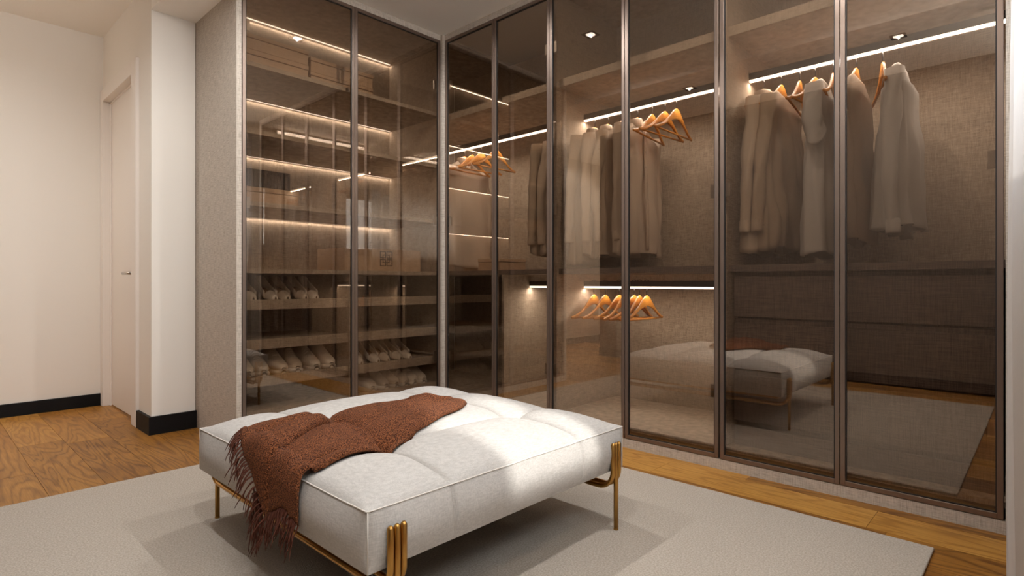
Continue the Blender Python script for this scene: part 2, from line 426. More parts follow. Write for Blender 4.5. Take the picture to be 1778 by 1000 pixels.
def door_leaf(parent, axis, a, b2, hinge_side):
    """framed glass door; axis 'x' runs along X at YFc, axis 'y' runs along Y at XF"""
    fr = .017; dp = .022; mb = MB(); gk = MB(); gl = MB()
    def bx(m, u0, u1, w0, w1, z0, z1):
        if axis == 'x': m.box(u0, u1, YFc+w0, YFc+w1, z0, z1)
        else: m.box(XF+w0, XF+w1, u0, u1, z0, z1)
    a += .0015; b2 -= .0015
    bx(mb, a, a+fr, -.002, dp, GZ0+.003, GZ1); bx(mb, b2-fr, b2, -.002, dp, GZ0+.003, GZ1)
    bx(mb, a+fr, b2-fr, -.002, dp, GZ0+.003, GZ0+.003+fr*1.1); bx(mb, a+fr, b2-fr, -.002, dp, GZ1-fr*1.1, GZ1)
    o = obj('door', mb, 'frame', parent, bevel=.0012)
    i0, i1, j0, j1 = a+fr, b2-fr, GZ0+.003+fr*1.1, GZ1-fr*1.1; k = .004
    bx(gk, i0, i0+k, .002, .012, j0, j1); bx(gk, i1-k, i1, .002, .012, j0, j1); bx(gk, i0+k, i1-k, .002, .012, j0, j0+k); bx(gk, i0+k, i1-k, .002, .012, j1-k, j1)
    obj('gasket', gk, 'frame_d', o)
    bx(gl, i0+k, i1-k, .005, .009, j0+k, j1-k)
    obj('glass_pane', gl, 'glass', o)
    for z in (.35, 1.27, 2.2):
        u = (a+.03) if hinge_side < 0 else (b2-.03)
        hg = MB(); bx(hg, u-.012, u+.012, .011, .026, z-.03, z+.03)
        obj('hinge', hg, 'steel', o)
    return o
door_leaf(t, 'x', 1.187, 1.845, -1)
door_leaf(t, 'x', 1.845, 2.508, 1)
obj('corner_post', box(2.508, 2.532, 3.016, 3.04, 0, TOPZ+.036), 'linen', t, bevel=.001)

# ---- right run
def rail(parent, y0, y1, z):
    x = 2.85
    o = obj('hanging_rail', box(x-.008, x+.008, y0, y1, z+.005, z+.038), 'rail', parent, bevel=.001)
    obj('light_strip', box(x-.007, x+.007, y0+.002, y1-.002, z-.006, z+.0048), 'led', o)
    area(o, (x, (y0+y1)/2, z-.009), (0, 0, 0), .012, (y1-y0)-.01, RAIL*(y1-y0), (1, .94, .87))
    return o
def unit(label, y0, y1, first=False):
    t = thing('wardrobe', label, 'wardrobe', (XF, (y0+y1)/2, 0))
    obj('back_panel', box(XBk, XBk+.02, y0, y1, .06, 2.53), 'linen_in', t)
    if not first: obj('top_panel', box(XF+.02, XBk, y0, y1, 2.53, H-.002), 'linen_in', t)
    obj('bottom_panel', box(XF+.03, XBk, y0, y1, .08, .10), 'linen_in', t)
    obj('fascia', box(XF, XF+.02, y0, min(y1, 3.015), TOPZ, H-.002), 'linen', t)
    obj('plinth', box(XF, XF+.02, y0, min(y1, 3.015), 0, GZ0), 'linen', t)
    obj('shelf', box(2.60, XBk, y0+(.0 if not first else .013), y1-.001, 1.985, 2.03), 'linen_in', t, bevel=.001)
    return t
PN = .013
u1 = unit('corner hanging cabinet behind the two narrow doors by the corner post', 2.088, 3.70, True)
obj('side_panel', box(2.58, XBk, 2.088-PN+PN, 2.088+PN, .10, 2.53), 'linen_in', u1)
obj('back_panel', box(2.585, XBk, YBk, YBk+.02, .06, 2.53), 'linen_in', u1)
obj('counter', box(2.60, XBk, 2.101, 3.70, .898, .928), 'dark', u1, bevel=.001)
obj('divider', box(2.60, XBk, 2.52, 2.54, .10, .898), 'linen_in', u1)
rail(u1, 2.103, 3.69, 1.84); rail(u1, 2.103, 2.518, .82)
door_leaf(u1, 'y', 2.540, 3.014, 1); door_leaf(u1, 'y', 2.088, 2.540, -1)
u2 = unit('middle hanging cabinet with a second lit rail of empty hangers below', 1.088, 2.088)
obj('side_panel', box(2.58, XBk, 2.088-PN, 2.088, .10, 2.53), 'linen_in', u2)
obj('side_panel', box(2.58, XBk, 1.088, 1.088+PN, .10, 2.53), 'linen_in', u2)
obj('counter', box(2.60, XBk, 1.101, 2.075, .898, .928), 'dark', u2, bevel=.001)
rail(u2, 1.103, 2.073, 1.84); rail(u2, 1.103, 2.073, .82)
door_leaf(u2, 'y', 1.586, 2.088, 1); door_leaf(u2, 'y', 1.092, 1.586, -1)
u3 = unit('end cabinet with charcoal drawers under a lit hanging rail, next to the curtain', .094, 1.088)
obj('side_panel', box(2.58, XBk, 1.088-PN, 1.088, .10, 2.53), 'linen_in', u3)
obj('side_panel', box(XF, XBk+.02, .066, .104, 0, H-.002), 'linen', u3, bevel=.0015)
obj('counter', box(2.60, XBk, .094, 1.075, .898, .928), 'dark', u3, bevel=.001)
rail(u3, .096, 1.073, 1.84)
for z0, z1 in ((.692, .876), (.452, .662), (.216, .426)):
    dr = obj('drawer', box(2.62, 2.64, .115, 1.058, z0, z1), 'dark', u3, bevel=.0015)
    obj('grip_rail', box(2.634, 2.65, .115, 1.058, z1, z1+.022), 'dark', dr)
obj('drawer_box', box(2.655, XBk, .12, 1.055, .11, .895), 'dark', u3)
obj('drawer_plinth', box(2.63, 2.65, .115, 1.058, .10, .190), 'dark', u3)
door_leaf(u3, 'y', .600, 1.086, 1); door_leaf(u3, 'y', .108, .600, -1)

# ------------------------------------------------------------------ rug
def rugmesh():
    x0, x1, y0, y1 = .045, 2.228, .262, 2.852; mb = MB(); mb.box(x0, x1, y0, y1, .0002, .011); return mb
tag(obj('rug', rugmesh(), 'rug', bevel=.004), 'large plain beige pile rug under the tufted bench', 'rug')

# ------------------------------------------------------------------ bench
bx0, bx1, by0, by1 = .692, 1.718, 1.088, 2.135
sxs, sys_ = (.935, 1.475), (1.395, 1.83)
ZE, ZB = .343, .205
def Hc(x, y):
    u = (x-bx0)/(bx1-bx0); v = (y-by0)/(by1-by0)
    u = min(max(u, 0), 1); v = min(max(v, 0), 1)
    eu = 1-abs(2*u-1)**7; ev = 1-abs(2*v-1)**7
    z = ZE + .046*max(eu*ev, 0)**.6*(1-.35*(abs(2*u-1)**3))*(1-.35*(abs(2*v-1)**3))
    def cell(c, k0, k1, lo, hi):
        e = [lo, k0, k1, hi]
        for a, b in zip(e[:-1], e[1:]):
            if a <= c <= b: return math.sin(PI*(c-a)/(b-a))
        return 0
    cx = cell(x, *sxs, bx0, bx1); cy = cell(y, *sys_, by0, by1)
    z += .016*(max(cx, 0)*max(cy, 0))**.6
    dx = min(abs(x-s) for s in sxs); dy = min(abs(y-s) for s in sys_)
    r2 = dx*dx+dy*dy
    z -= .026*math.exp(-r2/.070**2) + .030*math.exp(-r2/.018**2)
    z -= .012*eu*math.exp(-(dx/.0065)**2)*max(ev, 0)**.3 + .012*math.exp(-(dy/.0065)**2)*max(eu, 0)**.3
    z -= .006*math.exp(-(dx/.03)**2)*ev + .006*math.exp(-(dy/.03)**2)*eu
    z += .0016*noise.noise(Vector((x*9, y*9, 0)))
    return z
def axis_pts(lo, hi, seams, n=88):
    base = list(np.linspace(lo, hi, n))
    for s in seams: base += [s+d for d in (-.012, -.008, -.005, -.0025, 0, .0025, .005, .008, .012)]
    base = sorted(set(round(float(b), 5) for b in base)); out = [base[0]]
    for b in base[1:]:
        if b-out[-1] > .0015: out.append(b)
    out[-1] = hi
    return out
ax_, ay_ = axis_pts(bx0, bx1, sxs), axis_pts(by0, by1, sys_)
bench = thing('bench', 'square off white tufted bench on slim brass rod legs, with a rust throw', 'bench', (1.205, 1.61, .011))
mb = MB(); mb.grid([[(x, y, Hc(x, y)) for x in ax_] for y in ay_])
NZ = 12
def side(pts, nrm, seams, key):
    P = []
    for k in range(NZ+1):
        s = k/NZ; row = []
        for (x, y) in pts:
            c = x if key == 'x' else y; lo, hi = (bx0, bx1) if key == 'x' else (by0, by1)
            d = min(abs(c-q) for q in seams); e = min(1, min(c-lo, hi-c)/.10)
            bul = .020*math.sin(PI*min(1, s*1.0))*e**.5*(.72+.28*min(1, d/.16)**.5) - .007*math.exp(-(d/.006)**2)*math.sin(PI*min(s+.12, 1))
            row.append((x+nrm[0]*bul, y+nrm[1]*bul, Hc(x, y)*(1-s)+ZB*s))
        P.append(row)
    return P
mb.grid(side([(x, by0) for x in ax_], (0, -1), sxs, 'x'), flip=True)
mb.grid(side([(x, by1) for x in ax_], (0, 1), sxs, 'x'))
mb.grid(side([(bx0, y) for y in ay_], (-1, 0), sys_, 'y'))
mb.grid(side([(bx1, y) for y in ay_], (1, 0), sys_, 'y'), flip=True)
b = len(mb.v); mb.v += [(bx0, by0, ZB), (bx1, by0, ZB), (bx1, by1, ZB), (bx0, by1, ZB)]; mb.f.append((b+3, b+2, b+1, b))
cu = obj('cushion', mb, 'cushion', bench, smooth=True, merge=True)
md = cu.modifiers.new('split', 'EDGE_SPLIT'); md.split_angle = math.radians(52)
loop = [(x, by0-.001, Hc(x, by0)+.001) for x in ax_] + [(bx1+.001, y, Hc(bx1, y)+.001) for y in ay_[1:]] + \
       [(x, by1+.001, Hc(x, by1)+.001) for x in ax_[::-1][1:]] + [(bx0-.001, y, Hc(bx0, y)+.001) for y in ay_[::-1][1:]]
obj('piping', MB().tube(loop, .0017, 6), 'piping', cu, smooth=True)
for (x, y) in ((bx0, by0), (bx1, by0), (bx0, by1), (bx1, by1)):
    obj('corner_seam', MB().tube([(x, y, ZB+.002), (x, y, ZE)], .0016, 6), 'piping', cu, smooth=True)
for x in sxs:
    for y in sys_:
        obj('tuft_button', MB().lathe([(.0005, .004), (.006, .003), (.009, 0), (.009, -.004)], 16, (x, y, Hc(x, y)+.001)), 'cushion', cu, smooth=True)
obj('base_board', box(bx0+.03, bx1-.03, by0+.03, by1-.03, .188, .206), 'brass', bench)
RZ = .152
for xc in (.756, 1.648):
    for yc, sg in ((1.068, 1), (2.155, -1)):
        lg = obj('leg', MB().tube([(xc, yc, .012), (xc, yc, .300), (xc, yc, .306)], [.008, .008, .004], 12), 'brass', bench, smooth=True)
        obj('foot_cap', MB().lathe([(.0001, .011), (.0085, .011), (.0085, .015), (.008, .016)], 12, (xc, yc, 0)), 'brass', lg, smooth=True)
    for dx in (-.018, .018):
        pts = []
        for yc, sg in ((1.068, 1), (2.155, -1)):
            p = [(xc+dx, yc, .306), (xc+dx, yc, .300), (xc+dx, yc, .24)]
            R_ = .06
            for k in range(9):
                a = k/8*PI/2; p.append((xc+dx, yc+sg*(R_-R_*math.cos(a)), RZ+R_-R_*math.sin(a)))
            pts += p if sg == 1 else p[::-1]
        rr = [.004]+[.008]*(len(pts)-2)+[.004]
        obj('side_rail', MB().tube(pts, rr, 12), 'brass', bench, smooth=True)

# ------------------------------------------------------------------ rust throw
tw = thing('throw_blanket', 'rust brown boucle throw with fringed end draped over the bench edge', 'throw', (1.1, 1.65, ZE))
EX = bx0 - .018
def interp(xs, ys, x): return float(np.interp(x, xs, ys))
def drape(x, y, lift):
    """x may run past the bench edge: then the sheet hangs down"""
    R_ = .03
    if x >= EX+R_: return (x, y, Hc(max(x, bx0+.001), min(max(y, by0), by1)) + lift)
    z0 = Hc(bx0+.05, y) + lift; s = (EX+R_) - x; arc = R_*PI/2
    if s < arc:
        a = s/R_; return (EX+R_-(R_+lift*.3)*math.sin(a), y, z0-.018*(1-math.cos(a)) - R_*(1-math.cos(a)))
    return (EX-lift*.3-.004, y, z0-.018-R_-(s-arc))
def sheet(near, far, xs_end, xs_start, nx, ny, liftf, seedv):
    P = []
    for i in range(nx+1):
        u = i/nx; row = []
        for j in range(ny+1):
            v = j/ny
            x = xs_start(v)*(1-u) + xs_end(v)*u
            y = near(x)*(1-v)+far(x)*v
            lf = liftf(x, y, v, u) + .004*noise.noise(Vector((x*12, y*16, seedv)))
            row.append(drape(x, y, lf))
        P.append(row)
    return P
nearA = lambda x: interp([.4, .66, .69, .73, .86, 1.0, 1.12, 1.33, 1.40], [1.36, 1.365, 1.368, 1.350, 1.348, 1.385, 1.425, 1.50, 1.55], x)
farA = lambda x: interp([.4, .64, .70, .80, .90, .95, 1.11, 1.27, 1.34, 1.40], [1.53, 1.535, 1.58, 1.62, 1.68, 1.705, 1.715, 1.70, 1.675, 1.64], x)
nearB = lambda x: interp([.4, .66, .70, .774, .86, .905, .94], [1.52, 1.52, 1.530, 1.565, 1.605, 1.630, 1.655], x)
farB = lambda x: interp([.4, .70, .76, .82, .94], [1.82, 1.835, 1.79, 1.745, 1.715], x)
def ridge(x, y, xa, ya, xb, yb, w_, h):
    """smooth raised fold along a segment"""
    dx, dy = xb-xa, yb-ya; q = max(0, min(1, ((x-xa)*dx+(y-ya)*dy)/(dx*dx+dy*dy)))
    d = math.hypot(x-xa-q*dx, y-ya-q*dy); return h*math.exp(-(d/w_)**2)
sm = lambda t: 0 if t < 0 else 1 if t > 1 else t*t*(3-2*t)
def liftA(x, y, v, u):
    e = min(1, v/.045)**.5*min(1, (1-v)/.05)**.5*min(1, u/.03+.15)**.5
    z = .006 + .013*e
    z += .012*sm((x-.905)/.018)*sm((v-.02)/.15)*(1-.7*sm((x-1.0)/.25))
    z += ridge(x, y, .98, 1.55, 1.28, 1.62, .028, .012) + ridge(x, y, 1.0, 1.46, 1.30, 1.53, .022, .009)
    z += ridge(x, y, 1.24, 1.66, 1.33, 1.56, .018, .014) + ridge(x, y, .76, 1.40, .88, 1.44, .03, .006)
    z += ridge(x, y, .70, 1.45, .88, 1.56, .020, .008)
    z -= ridge(x, y, 1.08, 1.60, 1.22, 1.66, .014, .010) + .030*math.exp(-(((x-1.305)/.018)**2+((y-1.635)/.018)**2))
    z -= .050*math.exp(-(((x-.925)/.028)**2+((y-1.635)/.024)**2))
    return max(z, .004)
def liftB(x, y, v, u):
    e = min(1, v/.05)**.5*min(1, (1-v)/.08)**.5
    z = .016 + .022*e*(1-.75*sm((x-.85)/.09)) + .008*math.exp(-((v-.22)/.16)**2) - .010*math.exp(-((v-.55)/.10)**2)
    z += ridge(x, y, .72, 1.72, .86, 1.70, .02, .008)
    z -= .026*math.exp(-(((x-.93)/.03)**2+((y-1.64)/.03)**2))
    return max(z, .010)
endA = lambda v: EX+.03-.047-.090+.020*math.sin(v*5)
endB = lambda v: interp([0, .12, .3, .5, .75, 1], [.50, .54, .61, .655, .69, .735], v)
PA = sheet(nearA, farA, endA, lambda v: 1.40+.015*math.sin(PI*v)-.07*v*v, 110, 50, liftA, 1.0)
PB = sheet(nearB, farB, endB, lambda v: .94, 60, 34, liftB, 5.0)
obj('lower_layer', MB().grid(PA), 'throw', tw, smooth=True, solid=.007)
obj('upper_layer', MB().grid(PB), 'throw', tw, smooth=True, solid=.008)
fr = MB()
def strand(p, d0, L_, hang, r=.0016):
    p = Vector(p); d = Vector(d0); pts = [p]
    for k in range(7):
        d = (d + Vector((random.uniform(-.25, .12), random.uniform(-.3, .3), -hang))).normalized()
        q = pts[-1] + d*L_/7
        if q.x > EX-.012 and q.z < ZE-.01: q.x = EX-.012-random.random()*.006
        pts.append(q)
    fr.tube(pts, [r*1.2, r*1.3, r, r*1.1, r, r*.9, r*.8, r*.4], 5)
for k in range(64):
    v = (k+random.random()*.6)/64; j = min(int(v*50), 49); p = PA[-1][j]; q = PA[-1][j+1]; f_ = v*50-j
    pt = tuple(a*(1-f_)+b3*f_ for a, b3 in zip(p, q))
    strand(pt, (random.uniform(-.5, -.0), random.uniform(-.3, .5), -1), random.uniform(.055, .10), .25)
for k in range(70):
    v = (k+random.random()*.6)/70; j = min(int(v*34), 33); pt = PB[-1][j]
    strand(pt, (-1, random.uniform(-.2, .5), -.15), random.uniform(.05, .085), .30 + .25*random.random())
for k in range(22):     # loose twisted bundle between the two ends
    strand((EX-.01-random.random()*.006, 1.56+random.random()*.06, .28-random.random()*.03), (-.05, random.uniform(-.5, .1), -1), random.uniform(.10, .17), .5)
f = obj('fringe', fr, 'fringe', tw, smooth=True); f['kind'] = 'stuff'

# ------------------------------------------------------------------ hangers
def hanger_proto():
    t = thing('clothes_hanger', 'amber wooden hanger', 'hanger', (0, 0, 0), world=False)
    W = .215; n = 40; P = []
    def ztop(s): return -.118*(1-math.exp(-((s*1.0)**1.7)*3.1))/(1-math.exp(-3.1)) - .006*s
    def hh(s): return .052*math.exp(-(s/.32)**2)+.020
    for i in range(n+1):
        x = -W + 2*W*i/n; s = abs(x)/W; zt = ztop(s); h = .8*hh(s)*(1 if s < .97 else .75); th = .0055 if s < .97 else .0045
        yb = .018*s*s
        P.append([(x, yb-th, zt-h+.003), (x, yb-th, zt-.003), (x, yb-th+.003, zt), (x, yb+th-.003, zt), (x, yb+th, zt-.003), (x, yb+th, zt-h+.003), (x, yb+th-.003, zt-h), (x, yb-th+.003, zt-h)])
    mb = MB(); mb.grid(P, True); mb.f.append(tuple(range(8))[::-1]); e = n*8; mb.f.append(tuple(e+k for k in range(8)))
    for v_i, v in enumerate(mb.v): pass
    mb.v = [(x, y, z-.085) for x, y, z in mb.v]
    obj('hanger_arms', mb, 'wood', t, smooth=False, bevel=.002)
    obj('trouser_bar', MB().tube([(-.195, .014, -.218), (.195, .014, -.218)], .005, 8), 'wood', t, smooth=True)
    pts = [(0, 0, -.09), (0, 0, -.045)]
    for k in range(15):
        a = -PI/2 + k/14*PI*1.32
        pts.append((0, .0 + .0, 0))
    pts = [(0, 0, -.09), (0, 0, -.050), (0, .006, -.034)]
    for k in range(13):
        a = -.75 + k/12*(PI+.9)
        pts.append((0, .0 + .021*math.cos(a), -.018+.021*math.sin(a)))
    obj('hook', MB().tube(pts, .0022, 6), 'hook', t, smooth=True)
    return t
hp = hanger_proto()
used = [False]
def hanger(y, z, label, group=None, rz=0.0, x=2.85):
    loc = (x, y, z)
    if not used[0]:
        used[0] = True; hp.location = loc; hp.rotation_euler = (0, 0, rz); hp['label'] = label
        if group: hp['group'] = group
        return hp
    return dup(hp, loc, (0, 0, rz), label, group)
ZU, ZL = 1.84+.034, .82+.041    # top of the hook above each rail
ORD = ['first', 'second', 'third', 'fourth', 'fifth', 'sixth', 'seventh']
for k, (y, rz) in enumerate(((2.004, .06), (1.921, .03), (1.825, -.06), (1.79, .08), (1.725, -.04), (1.690, .10), (1.644, .0))):
    hanger(y, ZL, 'empty wooden hanger on the lower lit rail, %s from the corner side' % ORD[k], 'empty hangers on the lower rail', rz)

# ------------------------------------------------------------------ garments
def garment(name, label, cat, y, z, mat, W=.225, L_=.76, thick=.035, sleeves='long', hemf=.0, collar=True, neck='v', fold=8, seed=1, rz=0.0, flare=1.05, mess=.010, sl_len=.60, buttons=0, x=2.85, group=None, thin=1.0):
    t = thing(name, label, cat, (x, y, z-.113), group, world=False, rot=(0, 0, rz))
    rs = random.Random(seed); ph = rs.random()*6
    n = 56; rowsN = 46; P = []
    for i in range(rowsN+1):
        s = i/rowsN
        # z measured from collar base (0) down
        if s < .16:
            q = s/.16; zz = -.012-.105*q**1.05; wd = .055+(W-.055)*q**.9; td = .026+.012*q
        else:
            q = (s-.16)/.84; zz = -.117-(L_-.117)*q; wd = W*(1-.05*math.sin(PI*min(q*2, 1)))*(1+(flare-1)*q); td = thick*(1+.5*q)
        row = []
        for k in range(n):
            a = 2*PI*k/n; ca, sa = math.cos(a), math.sin(a)
            xx = wd*math.copysign(abs(ca)**.75, ca)*thin; yy = td*math.copysign(abs(sa)**.8, sa)
            amp = mess*min(1, max(0, (s-.1)*2.2))
            fo = amp*(math.sin(fold*a+ph+2.2*math.sin(zz*4+ph)) + .5*math.sin((fold*1.7)*a+ph*2+zz*9))
            nz = noise.noise(Vector((xx*9+seed, yy*20, zz*6)))*.012*min(1, s*3)
            yy += (fo + nz)*(1 if sa >= 0 else -1)*(.35+abs(sa)**.5)
            xx += nz*.8
            z2 = zz
            if s < .16: z2 -= (.010 if neck == 'v' else .0)*(1-s/.16)*(1 if sa < 0 else 0)*3.5*(abs(sa))
            if i == rowsN: z2 += hemf*math.cos(2*a) + .012*math.sin(3*a+ph)
            row.append((xx, yy, z2))
        P.append(row)
    body = obj('body', MB().grid(P, True), mat, t, smooth=True, solid=.002)
    if sleeves:
        for sg in (-1, 1):
            Ls = sl_len if sleeves == 'long' else .22; m = 26; n2 = 20; S = []
            tilt = rs.uniform(-.02, .03)
            for i in range(m+1):
                s = i/m
                cx = sg*(W*thin-.03 + .055*math.sin(min(s*1.5, 1)*PI/2) + tilt*s - .02*s*s)
                cz = -.085-Ls*s*.98 + (.02 if s == 0 else 0); cy = .012*math.sin(s*3+ph)*(1 if sg > 0 else -1)
                r = (.054*(1-.40*s) if sleeves == 'long' else .056*(1+.05*s))
                r *= (1+(.08*math.sin(s*17+ph)+.05*math.sin(s*31))*(1 if sleeves == 'long' else .3))
                if sleeves == 'long' and s > .88: r = .034
                row = []
                for k in range(n2):
                    a = 2*PI*k/n2
                    fo = 1+.10*math.sin(3*a+s*9+ph*sg)+.06*math.sin(7*a+s*4)
                    row.append((cx+r*.62*fo*math.cos(a), cy+r*.62*fo*math.sin(a), cz+(.045 if sleeves != 'long' else 0)*-sg*math.cos(a)*s))
                S.append(row)
            sl = obj('sleeve', MB().grid(S, True), mat, t, smooth=True, solid=.002)
            if sleeves == 'long':
                e = S[-1]; c = (sum(p[0] for p in e)/n2, sum(p[1] for p in e)/n2, e[0][2])
                obj('cuff', MB().lathe([(.021, .045), (.025, .04), (.026, 0), (.025, -.012), (.020, -.012)], 16, c), mat, sl, smooth=True)
                obj('cuff_button', MB().lathe([(.0001, .002), (.004, .0015), (.004, 0)], 10, (c[0]-.027*0, c[1]-.0275, c[2]+.015)), 'ink', sl)
    if collar:
        CP = []
        for i in range(6):
            s = i/5; row = []
            for k in range(31):
                a = PI*1.5 + .35 + (2*PI-.7)*k/30
                drop = 0
                r = .052+.012*s if s > .5 else .050
                h = .030*math.sin(s*PI) if s < .5 else .030-.048*(s-.5)*2*(1+.9*max(0, math.cos((a-PI*1.5)))**2)
                if s < .5: h = .030*(s*2)
                row.append((r*math.cos(a)*1.05, r*math.sin(a)*.72, -.014+h))
            CP.append(row)
        obj('collar', MB().grid(CP), mat, t, smooth=True, solid=.003)
        if buttons:
            pl = MB(); zz = [-.05-k*(L_-.08)/24 for k in range(25)]
            pl.grid([[(dx, -thick*(1+.5*max(0, -q-.117)/L_)-.0125-.003*math.sin(q*9), q) for dx in (-.015, -.005, .005, .015)] for q in zz])
            pk = obj('button_placket', pl, mat, t, smooth=True, solid=.003)
            for k in range(buttons):
                q = -.09-k*(L_-.16)/buttons
                b_ = MB().tube([(0, -thick*(1+.5*max(0, -q-.117)/L_)-.0145-.003*math.sin(q*9), q), (0, -thick*(1+.5*max(0, -q-.117)/L_)-.0175-.003*math.sin(q*9), q)], .005, 10)
                obj('button', b_, 'lace', pk)
    return t
# cabinet 3 (end cabinet)
garment('long_sleeve_shirt', 'cream long sleeved shirt with cuffs, closest to the cabinet divider in the drawer cabinet', 'shirt', 1.003, ZU, 'shirt', seed=3, L_=.77, buttons=6, rz=.05)
hanger(1.003, ZU, 'wooden hanger inside the cream shirt next to the divider above the drawers', rz=.05)
garment('blouse', 'gathered taupe blouse with v neck beside the cream shirt above the drawers', 'blouse', .923, ZU, 'shirt3', seed=8, L_=.76, neck='v', fold=12, mess=.013, collar=False, rz=-.05, W=.215)
hanger(.923, ZU, 'wooden hanger carrying the gathered v neck blouse', rz=-.05)
for y, rz, l in ((.842, .12, 'empty wooden hanger between the taupe blouse and its empty neighbour above the drawers'), (.776, -.10, 'empty wooden hanger just behind the short sleeved top above the drawers'), (.702, .16, 'wooden hanger half hidden by the door frame above the drawers')):
    hanger(y, ZU, l, 'empty hangers above the drawers', rz)
garment('short_sleeve_top', 'plain pale top with short sleeve, hung edge on before the door frame', 'top', .742, ZU+.01, 'shirt2', seed=5, L_=.80, sleeves='short', collar=False, rz=.10, W=.20, thick=.05, mess=.006)
garment('sleeveless_top', 'taupe sleeveless top with a v neckline in the last glass door', 'top', .612, ZU, 'shirt3', seed=11, L_=.74, sleeves=None, collar=False, neck='v', mess=.008, W=.20, rz=0)
hanger(.612, ZU, 'wooden hanger carrying the sleeveless v neck top', rz=0)
hanger(.513, ZU, 'single empty wooden hanger before the long grey shirt in the last glass door', rz=.30)
garment('long_sleeve_shirt', 'long pale grey shirt hung edge on, last garment before the curtain', 'shirt', .452, ZU+.005, 'shirt2', seed=17, L_=.70, rz=.06, W=.19, sl_len=.64, collar=False, thick=.055, mess=.008)
# cabinet 2 (middle)
garment('long_sleeve_shirt', 'pleated taupe shirt with a yoke seam, nearest the corner in the middle cabinet', 'shirt', 1.996, ZU, 'shirt3', seed=21, L_=.80, fold=14, mess=.007, rz=.0, buttons=0)
hanger(1.996, ZU, 'wooden hanger inside the pleated shirt of the middle cabinet')
garment('long_sleeve_shirt', 'cream shirt, second from the corner side in the middle cabinet', 'shirt', 1.901, ZU, 'shirt', seed=23, L_=.76, rz=.06, buttons=6)
hanger(1.901, ZU, 'wooden hanger inside the second shirt of the middle cabinet', rz=.06)
garment('long_sleeve_shirt', 'light taupe shirt behind the door frame of the middle cabinet', 'shirt', 1.80, ZU, 'shirt3', seed=29, L_=.77, rz=-.04, buttons=6)
hanger(1.80, ZU, 'wooden hanger inside the shirt behind the door frame', rz=-.04)
garment('long_sleeve_shirt', 'cream button front shirt beside the three empty hangers of the middle cabinet', 'shirt', 1.70, ZU, 'shirt', seed=31, L_=.76, rz=.03, buttons=7)
hanger(1.70, ZU, 'wooden hanger inside the button front shirt of the middle cabinet', rz=.03)
for k, (y, rz) in enumerate(((1.608, .12), (1.53, -.08), (1.462, .0))):
    hanger(y, ZU, ORD[k] + ' empty wooden hanger after the button front shirt in the middle cabinet', 'empty hangers in the middle cabinet', rz)
# cabinet 1 (corner)
garment('long_sleeve_shirt', 'wide cream shirt hung deep in the corner cabinet beside the corner post', 'shirt', 3.17, ZU, 'shirt', seed=41, L_=.80, rz=.0, thick=.05, mess=.008)
hanger(3.17, ZU, 'wooden hanger inside the wide shirt in the corner cabinet')
for k, y in enumerate((3.088, 2.99, 2.837)):
    hanger(y, ZU, ORD[k] + ' empty wooden hanger after the wide shirt in the corner cabinet', 'empty hangers in the corner cabinet', (.05, -.05, .0)[k])
garment('long_sleeve_shirt', 'taupe shirt behind the second narrow door of the corner cabinet', 'shirt', 2.30, ZU, 'shirt3', seed=43, L_=.74, rz=.04, buttons=6)
hanger(2.30, ZU, 'wooden hanger inside the taupe shirt of the corner cabinet', rz=.04)
garment('long_sleeve_shirt', 'cream shirt against the divider of the corner cabinet', 'shirt', 2.20, ZU, 'shirt', seed=47, L_=.74, rz=-.04)
hanger(2.20, ZU, 'wooden hanger inside the cream shirt against the corner cabinet divider', rz=-.04)

